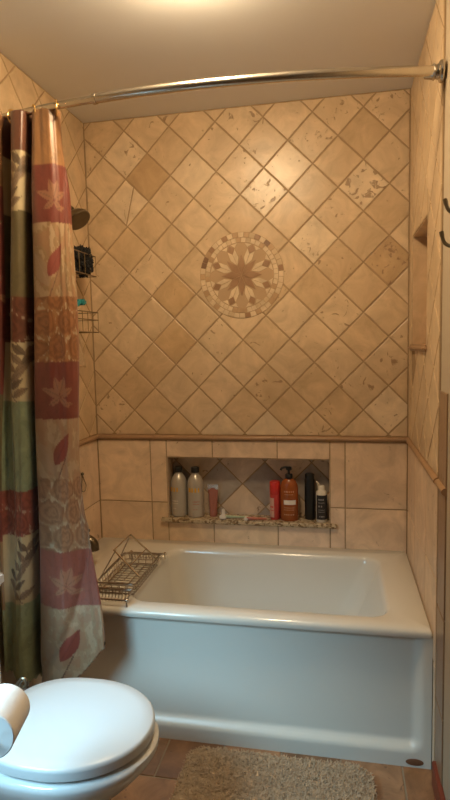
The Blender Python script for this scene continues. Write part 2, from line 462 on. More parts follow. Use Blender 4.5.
# mosaic medallion
bm, lay = newtile()
MC = (.763, 1.797); MR = .200
lathe(bm, [(MR, 0), (MR, .0042)], (MC[0], 0, MC[1]), Vector((0, -1, 0)), 72)
for f in bm.faces: f.material_index = 0
def mpm(u, v, h): return Vector((MC[0] + u, -.0042 - h, MC[1] + v))
def pol(r, a): a = math.radians(a); return (r * math.sin(a), r * math.cos(a))
DK = (.36, .21, .115, .1); MD = (.50, .325, .18, .1); LT = (.72, .56, .37, .1); CR = (.62, .455, .28, .1); VD = (.25, .14, .08, 0)
def mp_(P, c, g=.0010): tile_piece(bm, lay, P, mpm, c, h=.0022, g=g, bev=.0008)
for i in range(8):
    a = i * 45
    # centre star point (kite from the centre) and the long ray behind
    mp_([(0, 0), pol(.048, a - 22.5), pol(.100, a), pol(.048, a + 22.5)], DK)
    # light petals either side of the square
    mp_([pol(.048, a + 22.5), pol(.085, a + 8.5), pol(.128, a + 14), pol(.105, a + 22.5)], LT)
    mp_([pol(.048, a + 22.5), pol(.105, a + 22.5), pol(.128, a + 31), pol(.085, a + 36.5)], LT)
    # brown diamonds at the ends of the light petals
    mp_([pol(.105, a + 22.5), pol(.128, a + 14.5), pol(.150, a + 22.5), pol(.128, a + 30.5)], DK)
    # tan wedge beyond the star point
    mp_([pol(.100, a), pol(.128, a + 12), pol(.150, a + 5), pol(.150, a - 5), pol(.128, a - 12), pol(.1, a - .5)], CR)
    mp_([pol(.130, a + 13), pol(.150, a + 20.5), pol(.151, a + 6)], LT)
    mp_([pol(.130, a + 32), pol(.151, a + 39), pol(.150, a + 24.5)], LT)
for ring, (ra, rb, n, cols) in enumerate(((.152, .174, 44, (CR, LT, LT, MD, LT)), (.175, .199, 44, (MD, LT, CR, LT, VD, LT, DK)))):
    for i in range(n):
        a0 = 360 / n * (i + .5 * ring); a1 = a0 + 360 / n
        c = random.choice(cols)
        mp_([pol(ra, a0), pol(rb, a0), pol(rb, a1), pol(ra, a1)], c)
bmesh.ops.recalc_face_normals(bm, faces=bm.faces)
for f in bm.faces:
    if f.material_index == 0:
        for l in f.loops: l[lay] = (.5, .35, .2, 0)
tag(finish('mosaic_medallion', bm, [plain('mosaic_grout', (.46, .31, .18), .8), M['tile']]), 'round brown and cream star mosaic set in the diagonal wall tiles', 'mosaic')

# ceiling lamp just above the frame (its reflection is on a tile beside the medallion)
lamp = empty('ceiling_lamp', (.80, -1.075, H), 'round frosted dome lamp on the ceiling in front of the tub', 'lamp')
bm = bmesh.new(); lathe(bm, [(.14, 0), (.14, -.008), (.13, -.012)], n=40); bmesh.ops.recalc_face_normals(bm, faces=bm.faces)
finish('lamp_base', bm, M['nickel'], lamp, True)
em, nt, p = newmat('lit_glass'); p.inputs['Base Color'].default_value = (.9, .8, .6, 1)
p.inputs['Emission Color'].default_value = (*WARM, 1); p.inputs['Emission Strength'].default_value = LAMP_EMIT
bm = bmesh.new(); lathe(bm, [(.100, -.012)] + [(.112 * math.cos(t), -.038 - .034 * math.sin(t)) for t in [i * PI / 2 / 8 for i in range(8)]] + [(.002, -.072)], n=40)
bmesh.ops.recalc_face_normals(bm, faces=bm.faces)
finish('lamp_shade', bm, em, lamp, True)

# ---------------------------------------------------------------- bathtub
tub = empty('bathtub', (0.76, -.38, 0), 'white alcove bathtub with recessed front apron and wide left deck', 'bathtub')
def P_(name, bm, mat, root, smooth=True, sharp=35):
    """vertices are written in world space; shift them to the root"""
    bmesh.ops.translate(bm, verts=bm.verts, vec=-Vector(root.location))
    return finish(name, bm, mat, root, smooth, sharp)
def rrect(x0, x1, y0, y1, r, n=10):
    out = []
    for cx, cy, a0 in ((x1 - r, y1 - r, 0), (x0 + r, y1 - r, 90), (x0 + r, y0 + r, 180), (x1 - r, y0 + r, 270)):
        for i in range(n + 1):
            a = math.radians(a0 + 90 * i / n); out.append((cx + r * math.cos(a), cy + r * math.sin(a)))
    return out
bm = bmesh.new(); e = .0035; YF = -.761
R_ = [(e, W - e, YF + .004, -e, .01, .472), (e, W - e, YF, -e, .01, .486), (e + .003, W - e - .003, YF + .004, -e - .002, .01, .495), (.012, W - .012, YF + .014, -.012, .012, ZR),
      (.396, 1.392, -.690, -.100, .085, ZR), (.404, 1.384, -.683, -.107, .080, ZR - .003), (.411, 1.376, -.676, -.114, .076, ZR - .012), (.416, 1.368, -.671, -.118, .074, ZR - .03),
      (.430, 1.325, -.662, -.128, .08, .36), (.455, 1.26, -.648, -.145, .09, .22), (.475, 1.215, -.632, -.160, .10, .16), (.51, 1.17, -.60, -.19, .11, .125), (.56, 1.12, -.56, -.235, .10, .115)]
prev = None
for (x0, x1, y0, y1, r, z) in R_:
    ring = [bm.verts.new((x, y, z)) for x, y in rrect(x0, x1, y0, y1, r)]
    if prev:
        for i in range(len(ring)): bm.faces.new((prev[i], prev[(i + 1) % len(ring)], ring[(i + 1) % len(ring)], ring[i]))
    prev = ring
bm.faces.new(prev); bmesh.ops.recalc_face_normals(bm, faces=bm.faces)
for f in bm.faces:
    pass
P_('basin', bm, M['acrylic'], tub, sharp=50)
def sstep(a, b, x):
    t = min(1, max(0, (x - a) / (b - a))); return t * t * (3 - 2 * t)
bm = bmesh.new(); nx, nz = 150, 60; g = []
for i in range(nx + 1):
    x = e + (W - 2 * e) * i / nx; row = []
    for j in range(nz + 1):
        z = .476 * j / nz
        dx = min(x - .03, (W - .03) - x); dz = z - .052
        # rounded-corner distance into the panel
        rr = .05
        if dx < rr and dz < rr: d = rr - math.hypot(rr - dx, rr - dz)
        else: d = min(dx, dz)
        k = sstep(0, .036, d)
        y = -.754 + .024 * k
        if z > .43: y = y + 0
        row.append(bm.verts.new((x, y, z)))
    g.append(row)
for i in range(nx):
    for j in range(nz): bm.faces.new((g[i][j], g[i + 1][j], g[i + 1][j + 1], g[i][j + 1]))
back = [bm.verts.new((x, -.70, z)) for x, z in ((e, 0), (W - e, 0), (W - e, .476), (e, .476))]
bm.faces.new(back)
bm.faces.new([g[i][0] for i in range(nx + 1)] + [back[1], back[0]])
P_('apron', bm, plain('apron_acrylic', (.73, .705, .63), .30, var=.015, scale=2), tub, sharp=60)
bm = bmesh.new(); lathe(bm, [(1, 0), (1, .001), (.9, .0016)], (0, 0, 0), Vector((0, -1, 0)), 28)
for v in bm.verts: v.co = Vector((1.462 + v.co.x * .030, -.754 + v.co.y, .020 + v.co.z * .0125))
o = P_('sticker', bm, plain('brown_sticker', (.20, .09, .045), .5), tub); o['label'] = 'small brown oval sticker at the foot of the apron'
bm = bmesh.new(); lathe(bm, [(.030, 0), (.030, .004), (.012, .006)], (.60, -.40, .1155), Vector((0, 0, 1)), 24)
P_('drain', bm, M['bronze'], tub)

# tub spout on the left wall
sp = empty('tub_spout', (0, -.38, .62), 'dark bronze tub spout on the left wall beside the curtain edge', 'tap')
bm = bmesh.new(); lathe(bm, [(.030, .004), (.034, .006), (.034, .012), (.026, .016)], (0, -.38, .62), Vector((1, 0, 0)), 24)
P_('flange', bm, M['bronze'], sp)
bm = bmesh.new(); tube(bm, spline([(.005, -.38, .62), (.05, -.38, .625), (.10, -.38, .622), (.128, -.38, .605), (.133, -.38, .575)], 5), [.021] * 10 + [.024] * 11, 16)
P_('spout', bm, M['bronze'], sp)
bm = bmesh.new(); lathe(bm, [(.005, 0), (.005, .018), (.010, .022), (.010, .030), (.004, .034)], (.108, -.38, .638), Vector((0, 0, 1)), 14)
P_('diverter_knob', bm, M['bronze'], sp)

# ---------------------------------------------------------------- curtain rod
def rod_y(x): 
    t = x / W; return -.812 - .095 * (1 - (2 * t - 1) ** 2)
RZ = 2.268
rod = empty('curtain_rod', (0, -.81, RZ), 'curved brushed nickel shower curtain rod running wall to wall', 'curtain rod')
bm = bmesh.new(); tube(bm, [(x, rod_y(x), RZ) for x in [.012 + i * (.448 - .012) / 16 for i in range(17)]], .0120, 16); P_('inner_tube', bm, M['nickel'], rod)
bm = bmesh.new(); tube(bm, [(x, rod_y(x), RZ) for x in [.447 + i * (W - .015 - .447) / 40 for i in range(41)]], .0148, 16); P_('outer_tube', bm, M['nickel'], rod)
bm = bmesh.new(); tube(bm, [(x, rod_y(x), RZ) for x in (.440, .445, .452)], .0166, 16); P_('collar', bm, M['nickel'], rod)
for side, x, ax in ((0, .004, 1), (1, W - .004, -1)):
    bm = bmesh.new(); lathe(bm, [(.030, 0), (.032, .004), (.030, .010), (.022, .014), (.020, .022), (.024, .026), (.020, .032), (.018, .045), (.016, .055)], (x, rod_y(x), RZ), Vector((ax, 0, 0)), 24)
    P_('flange', bm, M['nickel'], rod)

# ---------------------------------------------------------------- shower curtain
cur = empty('shower_curtain', (.18, -.86, 0), 'floral patchwork shower curtain in red, gold and green pulled to the left', 'curtain')
# plan of the folds: (u, x, y) at the top and at the hem
FOLD_T = [(0, -.005, -.815), (.05, .012, -.850), (.10, .035, -.790), (.16, .058, -.862), (.22, .092, -.872), (.27, .100, -.790), (.32, .118, -.790), (.37, .130, -.865), (.43, .158, -.880), (.48, .182, -.862), (.52, .182, -.790),
          (.57, .195, -.790), (.63, .212, -.868), (.70, .250, -.872), (.78, .278, -.868), (.86, .292, -.850), (.93, .294, -.826), (1, .286, -.812)]
FOLD_B = [(0, .006, -.84), (.05, .012, -.885), (.10, .02, -.835), (.16, .004, -.885), (.22, .018, -.925), (.27, .040, -.915), (.32, .058, -.925), (.37, .078, -.930), (.43, .100, -.925), (.48, .120, -.885), (.52, .116, -.835),
          (.57, .124, -.835), (.63, .150, -.905), (.70, .235, -.935), (.78, .290, -.925), (.86, .335, -.905), (.93, .370, -.892), (1, .392, -.880)]
def interp(T_, u):
    n = len(T_)
    for k in range(n - 1):
        if u <= T_[k + 1][0] or k == n - 2:
            t = (u - T_[k][0]) / (T_[k + 1][0] - T_[k][0])
            p0 = T_[max(k - 1, 0)]; p1 = T_[k]; p2 = T_[k + 1]; p3 = T_[min(k + 2, n - 1)]
            return [.5 * ((2 * p1[i]) + (-p0[i] + p2[i]) * t + (2 * p0[i] - 5 * p1[i] + 4 * p2[i] - p3[i]) * t * t + (-p0[i] + 3 * p1[i] - 3 * p2[i] + p3[i]) * t ** 3) for i in (1, 2)]
ZTOP = 2.266
def hem(u): return .285 + .02 * math.sin(u * 9) + .12 * sstep(.72, 1, u) ** 1.3 + (.012 if u < .5 else 0)
def cur_pos(u, v):
    a = interp(FOLD_T, u); b = interp(FOLD_B, u)
    w_ = v ** .9
    wr_ = (.30 * sstep(0, .16, v) + .14 * sstep(.1, .5, v)) - .07 * sstep(.4, .65, v) + .63 * sstep(.64, 1, v)
    w_ += (wr_ - w_) * sstep(.55, .75, u)
    x = a[0] + (b[0] - a[0]) * w_; y = a[1] + (b[1] - a[1]) * min(1, v * 1.2)
    # the wide right fold is a little fuller halfway down
    x -= .004 * sstep(.72, 1, u) * math.sin(PI * min(1, v * 1.25))
    x += .004 * math.sin(v * 11 + u * 17); y += .006 * math.sin(v * 8 + u * 23) + .0022 * mnoise.noise(Vector((u * 26, v * 5, 1))) * 2
    y += .010 * sstep(.62, .8, v) * math.exp(-((u - (.60 + .42 * (1 - v) / .25)) / .035) ** 2)
    z = ZTOP - (ZTOP - hem(u)) * v
    return Vector((x, y, z))
def leaf(px, pz, cx, cz, L, wd, a):
    """signed membership of a pointed leaf"""
    dx, dz = px - cx, pz - cz; c, s = math.cos(a), math.sin(a)
    t = (dx * c + dz * s) / L; n = (-dx * s + dz * c)
    if t < 0 or t > 1: return 0, 0
    ww = wd * math.sin(PI * t ** .8)
    if abs(n) < ww: return 1, (1 if abs(n) < .0016 else 0)
    return 0, 0
# blocks per column: (z top, z bottom, base colour, motif)
def srgb(r, g, b): 
    f = lambda c: ((c / 255 + .055) / 1.055) ** 2.4 if c > 10 else c / 3294
    return Vector((f(r), f(g), f(b)))
RED = srgb(138, 66, 52); MAUVE = srgb(140, 80, 66); GOLD = srgb(178, 128, 82); TAN = srgb(178, 142, 100); CREAM = srgb(184, 166, 130)
OLIVE = srgb(118, 104, 70); GREEN = srgb(140, 150, 116); BEIGE = srgb(160, 132, 102); RUST = srgb(128, 80, 58); BROWN = srgb(124, 74, 48)
for c_ in (RED, GOLD, TAN, RUST, OLIVE): c_ *= .66
COLS = [
  (0.0, .24, .10, [(2.4, 2.03, GOLD, 'damask'), (2.03, 1.6, RED, 'sprig'), (1.6, 1.32, RED, 'damask'), (1.32, .98, OLIVE, 'damask'), (.98, .80, RED, 'damask'), (.80, .55, TAN, 'sprig2'), (.55, 0, GREEN, 'damask')]),
  (.24, .525, .40, [(2.4, 2.135, RUST, 'damask'), (2.135, 1.94, CREAM, 'leaves'), (1.94, 1.655, OLIVE, 'damask'), (1.655, 1.50, RUST, 'floral'), (1.50, 1.295, CREAM, 'leaves'), (1.295, .98, GREEN * .8, 'damask'), (.98, .82, MAUVE, 'floral'), (.82, .575, CREAM, 'leaves'), (.575, 0, GREEN, 'damask')]),
  (.525, 1.01, .77, [(2.4, 2.085, GOLD, 'damask'), (2.085, 1.895, RED, 'rose'), (1.895, 1.65, TAN, 'leaf'), (1.65, 1.43, GOLD, 'floral'), (1.43, 1.235, RED, 'rose'), (1.235, 1.03, BEIGE, 'leaf'), (1.03, .775, BEIGE, 'floral'), (.775, .575, MAUVE, 'rose'), (.575, 0, BEIGE, 'leaf')]),
]
CW = .56     # cloth width in metres represented by u = 1
def curtain_col(u, z):
    for (u0, u1, uc, rows) in COLS:
        if u0 <= u < u1: break
    dx = (u - uc) * CW
    for (zt, zb, c, mo) in rows:
        if zb <= z < zt: break
    c = Vector(c); zc = (min(zt, 2.28) + max(zb, .3)) / 2; dz = z - zc; hh = (min(zt, 2.28) - max(zb, .3)) / 2
    n = mnoise.noise(Vector((u * 22, z * 22, 3))); n2 = mnoise.noise(Vector((u * 60, z * 60, 9)))
    c = c * (1 + .10 * n + .05 * n2)
    dk = srgb(92, 66, 52); lt = c.lerp(srgb(190, 155, 115), .30)
    if mo == 'damask':
        q = math.sin(dx * 60 + 3 * n) * math.sin(z * 48 + 4 * n)
        if abs(q) > .62 and n2 > -.2: c = c * (.82 if q > 0 else 1.12)
    elif mo == 'floral':
        # roses: rings of petals
        best = 9; 
        for k in range(-1, 3):
            for s in (-1, 0, 1):
                cx = s * .09 + (.045 if k % 2 else 0); cz = zc - hh + .05 + k * .085
                best = min(best, math.hypot(dx - cx + .012 * n, (z - cz) + .012 * n2))
        r = best * 1000
        ring = math.sin(r * .30 + 3 * n)
        if best < .045: c = Vector((c.x * (.82 + .14 * ring), c.y * (.66 + .14 * ring), c.z * (.60 + .14 * ring)))
        elif n2 > .12: c = c.lerp(srgb(190, 176, 150), .5)
        if math.sin(dx * 90 + 6 * n) * math.sin(z * 70 + 5 * n2) > .55: c = c * .84
    elif mo == 'rose':
        hit = 0
        for (lx, lz, L_, wd, a) in ((0, -.01, .06, .015, 1.9), (0, -.01, .06, .015, 1.2), (.0, -.02, .065, .014, .45), (0, -.02, .065, .014, 2.7), (.0, -.025, .055, .011, 5.6), (.0, -.025, .05, .011, 3.7), (.01, -.05, .05, .008, .1)):
            a_, v_ = leaf(dx, dz, lx, lz, L_, wd, a)
            if a_: hit = 2 if v_ else 1
        if hit: c = lt * (1.0 if hit == 1 else .7)
        elif n2 > .28: c = c * .86
    elif mo == 'leaf':
        a_, v_ = leaf(dx, dz, -.03, -.055, .125, .026, 1.05)
        if a_: c = srgb(134, 66, 54) * (.8 if v_ else 1)
        else:
            if abs(dx - .005 - (dz + .05) * .45) < .002 and dz < -.03: c = dk
            a2, v2 = leaf(dx, dz, -.03, -.09, .12, .022, 1.9)
            if a2: c = c.lerp(srgb(160, 132, 108), .5 if not v2 else .9)
            elif n + .5 * n2 > .08: c = c.lerp(srgb(150, 104, 78), .42)
            elif n - .6 * n2 < -.16: c = c.lerp(srgb(190, 165, 135), .4)
    elif mo in ('leaves', 'sprig', 'sprig2'):
        dd = srgb(112, 92, 72) if mo != 'sprig' else lt
        stem = .04 - .35 * (dz + .1) + .05 * math.sin(dz * 22)
        if abs(dx - stem) < .0022 : c = dd
        for k in range(6):
            zz = -hh * .85 + k * hh * .28; sx = .04 - .35 * (zz + .1) + .05 * math.sin(zz * 22)
            for sgn in (1, -1):
                a_, v_ = leaf(dx, dz, sx, zz, .06, .013, PI / 2 + sgn * (1.0 - .05 * k))
                if a_: c = dd * (1.35 if (k + sgn) % 3 else .85) * (.7 if v_ else 1)
    return c
bm, lay = newtile(); NU, NV = 300, 420
grid = []
for i in range(NU + 1):
    u = i / NU; col_ = []
    for j in range(NV + 1):
        v = j / NV; p_ = cur_pos(u, v)
        if j >= NV - 1: p_.z += .004 * math.sin(u * 260)       # scalloped hem
        col_.append((bm.verts.new(p_ - Vector(cur.location)), curtain_col(u, p_.z)))
    grid.append(col_)
for i in range(NU):
    for j in range(NV):
        q = (grid[i][j], grid[i][j + 1], grid[i + 1][j + 1], grid[i + 1][j])
        f = bm.faces.new([a for a, _ in q])
        for l, (_, c) in zip(f.loops, q): l[lay] = (*c, 1)
mt, nt, p = newmat('satin_curtain'); L = nt.links.new
at = N(nt, 'ShaderNodeAttribute', attribute_name='tint'); L(at.outputs['Color'], p.inputs['Base Color'])
p.inputs['Roughness'].default_value = .36; p.inputs['Specular IOR Level'].default_value = .7; p.inputs['Sheen Weight'].default_value = .15
no = N(nt, 'ShaderNodeTexNoise'); no.inputs['Scale'].default_value = 160; tc = N(nt, 'ShaderNodeTexCoord'); L(tc.outputs['Object'], no.inputs['Vector'])
bp = N(nt, 'ShaderNodeBump'); bp.inputs['Strength'].default_value = .15; bp.inputs['Distance'].default_value = .003; L(no.outputs['Fac'], bp.inputs['Height']); L(bp.outputs[0], p.inputs['Normal'])
cl = finish('fabric', bm, mt, cur, True, 180)
sm = cl.modifiers.new('thickness', 'SOLIDIFY'); sm.thickness = .0012
c_ = cur_pos(1, .995)
bm = bmesh.new(); lathe(bm, [(.004, -.003), (.009, -.002), (.009, .002), (.004, .003)], c_ + Vector((-.006, -.004, .010)), Vector((.3, -1, 0)), 16)
o = P_('corner_weight', bm, M['bronze'], cur); o['label'] = 'dark round weight at the lower right corner'
# liner hanging inside the tub
ln = empty('curtain_liner', (.2, -.70, 0), 'sheer white shower liner showing behind the curtain edge', 'curtain')
bm = bmesh.new(); gl = []
for i in range(61):
    u = i / 60; cc = []
    for j in range(61):
        v = j / 60
        xr = .235 + .018 * v
        x = .02 + (xr - .02) * u + .004 * math.sin(v * 9); y = -.750 + .035 * v + .010 * math.sin(u * 24) * (1 - .2 * v)
        y = -.755 * (1 - min(1, v * 3)) + y * min(1, v * 3)
        z = 2.245 - (2.245 - .515) * v
        cc.append(bm.verts.new(Vector((x, y, z)) - Vector(ln.location)))
    gl.append(cc)
for i in range(60):
    for j in range(60): bm.faces.new((gl[i][j], gl[i][j + 1], gl[i + 1][j + 1], gl[i + 1][j]))
mt, nt, p = newmat('sheer_vinyl'); p.inputs['Base Color'].default_value = (.82, .78, .72, 1); p.inputs['Roughness'].default_value = .35; p.inputs['Alpha'].default_value = .6
finish('sheet', bm, mt, ln, True, 180)

# curtain rings
def make_ring(x, label):
    r_ = empty('curtain_ring', (x, rod_y(x), RZ), label, 'curtain ring', 'rings on the curtain rod')
    return r_
def ring_parts(root):
    bm = bmesh.new(); tube(bm, [(0, .021 * math.cos(a), -.008 + .024 * math.sin(a)) for a in [2 * PI * i / 28 for i in range(28)]], .0022, 8, closed=True)
    a = finish('hoop', bm, M['gold'], root, True)
    bm = bmesh.new()
    for k in range(5):
        an = math.radians(50 + 20 * k); bmesh.ops.create_icosphere(bm, subdivisions=1, radius=.0042, matrix=Matrix.Translation((0, .021 * math.cos(an), -.008 + .024 * math.sin(an))))
    b = finish('beads', bm, M['gold'], root, True)
    return a, b
rx = [(.302, 'brass curtain ring nearest the open end of the curtain'), (.212, 'brass curtain ring second from the open end of the curtain'), (.125, 'brass curtain ring third from the open end of the curtain'),
      (.050, 'brass curtain ring nearest the left wall')]
r0 = make_ring(*rx[0]); r0.rotation_euler = (0, 0, .5); pr = ring_parts(r0)
for k, (x, lb) in enumerate(rx[1:]):
    r = r0.copy(); COL.objects.link(r); r.location = (x, rod_y(x), RZ); r['label'] = lb; r.rotation_euler = (0, 0, (.7, -.3, .4)[k])
    for ch in pr:
        c = ch.copy(); COL.objects.link(c); c.parent = r

# ---------------------------------------------------------------- shower head
sh = empty('shower_head', (0, -.38, 2.10), 'dark bronze shower head on the left wall beside the curtain', 'shower head')
bm = bmesh.new(); lathe(bm, [(.030, .004), (.030, .008), (.016, .020)], (0, -.38, 2.10), Vector((1, 0, 0)), 24); P_('flange', bm, M['bronze'], sh)
bm = bmesh.new(); tube(bm, spline([(.006, -.38, 2.10), (.06, -.38, 2.105), (.080, -.38, 2.088), (.100, -.38, 2.062)], 6), .010, 12); P_('arm', bm, M['bronze'], sh)
ax = Vector((.62, -.15, -.78)).normalized()
bm = bmesh.new(); lathe(bm, [(.012, -.012), (.016, 0), (.014, .012), (.022, .020), (.040, .032), (.052, .050), (.054, .062), (.051, .066)], (.100, -.380, 2.058), ax, 32)
P_('head', bm, M['bronze'], sh)
# wire caddy under it
cad = empty('shower_caddy', (.06, -.36, 1.5), 'wire shower caddy hanging on the left wall beside the curtain', 'caddy')
def basket(bm, x0, x1, y0, y1, z0, z1, wr=.0026, rails=(0, 1), nb=6):
    lv = [z0 + (z1 - z0) * t for t in rails]
    for z in lv: tube(bm, [(x0, y0, z), (x1, y0, z), (x1, y1, z), (x0, y1, z)], wr, 6, closed=True)
    for i in range(nb + 1):
        y = y0 + (y1 - y0) * i / nb; tube(bm, [(x0, y, z1), (x0, y, z0), (x1, y, z0), (x1, y, z1)], wr * .6, 5)
bm = bmesh.new()
for y in (-.42, -.34): tube(bm, spline([(.02, -.38, 2.115), (.012, y, 2.07), (.012, y, 1.9), (.012, y, 1.46)], 5), .0022, 6)
P_('frame', bm, M['darkwire'], cad)
bm = bmesh.new(); basket(bm, .012, .115, -.47, -.185, 1.80, 1.89, nb=5); P_('basket', bm, M['darkwire'], cad)
bm = bmesh.new(); basket(bm, .012, .120, -.47, -.195, 1.545, 1.635, rails=(0, .62, 1), nb=5); P_('basket', bm, M['darkwire'], cad)
# black netting sponge
bm = bmesh.new(); bmesh.ops.create_icosphere(bm, subdivisions=5, radius=.058)
for v in bm.verts:
    d = v.co.normalized(); n = mnoise.noise(d * 3.2) * .5 + abs(mnoise.noise(d * 7)) * .9
    v.co = Vector((d.x * .80, d.y * 1.0, d.z * 1.12)) * (.060 * (0.84 + .45 * n))
bmesh.ops.translate(bm, verts=bm.verts, vec=(.074, -.240, 1.864))
tag(finish('bath_sponge', bm, M['blackmesh'], smooth=True), 'black netting bath sponge in the upper basket of the wire caddy', 'sponge')
# teal scrubber handle
rz_ = empty('razor', (.07, -.33, 1.64), 'teal razor lying on the lower basket of the wire caddy', 'razor')
bm = bmesh.new(); tube(bm, spline([(.085, -.40, 1.628), (.085, -.36, 1.648), (.09, -.325, 1.672), (.09, -.305, 1.682)], 5), [.004] * 4 + [.006] * 4 + [.0085] * 4 + [.009] * 4, 10); P_('handle', bm, M['teal'], rz_)
bm = bmesh.new(); box(bm, (.070, -.318, 1.664), (.110, -.285, 1.690), .006); P_('head', bm, M['teal'], rz_)
bm = bmesh.new(); box(bm, (.070, -.425, 1.635), (.098, -.345, 1.650), .005); 
tag(finish('soap_bar', bm, plain('white_soap', (.8, .76, .68), .5), smooth=True), 'small white soap bar on the lower basket beside the teal razor', 'soap')
# tan washcloth below the caddy
bm = bmesh.new(); gl = []
for i in range(25):
    cc = []
    for j in range(31):
        u, v = i / 24, j / 30
        cc.append(bm.verts.new((.075 + .012 * math.sin(u * 9) + .01 * v, -.41 + .125 * u * (.72 + .28 * v), 1.540 - .14 * v - .012 * u)))
    gl.append(cc)
for i in range(24):
    for j in range(30): bm.faces.new((gl[i][j], gl[i][j + 1], gl[i + 1][j + 1], gl[i + 1][j]))
wc = finish('washcloth', bm, plain('tan_terry', (.50, .36, .22), .95, scale=120, bump=.5), smooth=True, sharp=180)
md = wc.modifiers.new('thickness', 'SOLIDIFY'); md.thickness = .004
tag(wc, 'tan washcloth hanging below the wire caddy beside the curtain', 'washcloth')
# small dark wire hook on the liner
bm = bmesh.new(); tube(bm, spline([(.010, -.205, .875), (.014, -.200, .85), (.016, -.185, .82), (.016, -.20, .795), (.014, -.225, .80), (.012, -.222, .83), (.010, -.205, .875)], 5), .0022, 7)
bmesh.ops.create_icosphere(bm, subdivisions=2, radius=.008, matrix=Matrix.Translation((.010, -.205, .878)))
tag(finish('wall_hook', bm, M['bronze'], smooth=True), 'small dark wire hook on the lower left wall beside the curtain', 'hook')

# ---------------------------------------------------------------- wire bath caddy on the deck
bc = empty('bath_caddy', (.33, -.50, ZR), 'wire bath caddy with folding book rest on the tub deck', 'caddy')
wr = .0036
bm = bmesh.new()
x0, x1, y0, y1, z0, z1 = .262, .425, -.655, -.335, ZR + .003, ZR + .048
def loop(bm, z, r, s=0):
    tube(bm, [(x, y, z) for x, y in rrect(x0 + s, x1 - s, y0 + s, y1 - s, .015, 4)], r, 7, closed=True)
loop(bm, z1, wr); loop(bm, z0 + .022, wr * .6, .004); loop(bm, z0 + .004, wr * .7, .008)
for i in range(13):
    y = y0 + .012 + (y1 - y0 - .024) * i / 12
    tube(bm, [(x0, y, z1), (x0 + .008, y, z0), (x1 - .008, y, z0), (x1, y, z1)], wr * .5, 5)
for i in range(1, 5):
    x = x0 + (x1 - x0) * i / 5; tube(bm, [(x, y0, z1), (x, y0 + .008, z0 + .004), (x, y1 - .008, z0 + .004), (x, y1, z1)], wr * .5, 5)
P_('basket', bm, M['wire'], bc)
for s, yb, ye in ((0, y0, -.745), (1, y1, -.262)):
    bm = bmesh.new()
    tube(bm, [(x0, yb, z1), (x0, ye, ZR + .026), (x1, ye, ZR + .026), (x1, yb, z1)], wr, 7)
    for i in range(12):
        x = x0 + .008 + (x1 - x0 - .016) * i / 11
        dd = -.028 if s == 0 else .0
        tube(bm, [(x, ye, ZR + .026), (x, ye + (.012 if s == 0 else -.012), z0 + .012), (x, ye + (.04 if s == 0 else -.04), z0 + .012), (x, ye + (.05 if s == 0 else -.05), z1 - .004)], wr * .5, 5)
    tube(bm, [(x0, ye + (.05 if s == 0 else -.05), z1 - .004), (x1, ye + (.05 if s == 0 else -.05), z1 - .004)], wr * .8, 6)
    P_('end_tray', bm, M['wire'], bc)
    for x in (x0, x1):
        bm = bmesh.new(); bmesh.ops.create_icosphere(bm, subdivisions=2, radius=.0085, matrix=Matrix.Translation((x, ye, ZR + .026)))
        tube(bm, [(x, ye, ZR + .024), (x, ye, ZR + .001)], .004, 8)
        P_('foot', bm, M['nickel'], bc)
bm = bmesh.new()
ya, yb = -.585, -.375
tube(bm, [(x1 - .004, ya, z1), (x1 - .115, ya + .01, z1 + .105), (x1 - .115, yb - .01, z1 + .105), (x1 - .004, yb, z1)], wr * 1.1, 8)
tube(bm, [(x1 - .045, ya + .006, z1 + .045), (x1 - .045, yb - .006, z1 + .045)], wr * .6, 6)
P_('book_rest', bm, M['nickel'], bc)
bm = bmesh.new()
tube(bm, [(x0 + .004, ya - .05, z1), (x1 - .113, ya + .03, z1 + .100)], wr * .7, 7); tube(bm, [(x0 + .004, yb - .05, z1), (x1 - .113, yb - .03, z1 + .100)], wr * .7, 7)
tube(bm, [(x0 + .03, ya - .028, z1 + .035), (x0 + .03, yb - .043, z1 + .035)], wr * .6, 6)
P_('support_leg', bm, M['wire'], bc)

# ---------------------------------------------------------------- things in the back niche
SZ = .6198
def bottle(name, x, y, label, cat, parts, group=None, rz=0):
    parts = [q for p_ in parts for q in (p_ if isinstance(p_, list) else [p_])]
    root = empty(name, (x, y, SZ), label, cat, group, rz)
    for nm, build, mat in parts:
        bm = bmesh.new(); build(bm); bmesh.ops.recalc_face_normals(bm, faces=bm.faces); o = finish(nm, bm, mat, root, True, 40)
    return root
M['greyb'] = plain('grey_bottle', (.50, .46, .40), .28, .25, var=.05)
M['yellow'] = plain('amber_print', (.75, .42, .06), .5); M['pinkp'] = plain('pink_print', (.50, .22, .17), .5)
M['whitep'] = plain('white_print', (.80, .74, .66), .5); M['rose'] = plain('rose_tube', (.46, .19, .15), .25, .3); M['silver'] = plain('silver_crimp', (.70, .62, .55), .25, .8)
M['orange'] = plain('orange_brown_shampoo', (.32, .085, .022), .2, var=.1); M['red'] = plain('bright_red', (.60, .035, .03), .3)
M['dark_label'] = plain('dark_label', (.018, .018, .022), .4)
def band(bm, r, z0, z1, a0, a1, n=14, th=.0008):
    """a curved patch of print on a cylinder facing -y"""
    g = []
    for i in range(n + 1):
        a = math.radians(-90 + a0 + (a1 - a0) * i / n)
        g.append([bm.verts.new(((r + th) * math.cos(a), (r + th) * math.sin(a), z)) for z in (z0, z1)])
    for i in range(n): bm.faces.new((g[i][0], g[i + 1][0], g[i + 1][1], g[i][1]))
def text_bars(bm, r, rows, th=.0010):
    for (z, h, a0, a1, k) in rows:      # illegible lines of small print
        rr = random.Random(int(z * 1e4))
        a = a0; step = (a1 - a0) / k
        for i in range(k):
            band(bm, r, z, z + h, a, a + step * rr.uniform(.45, .8), 2, th); a += step
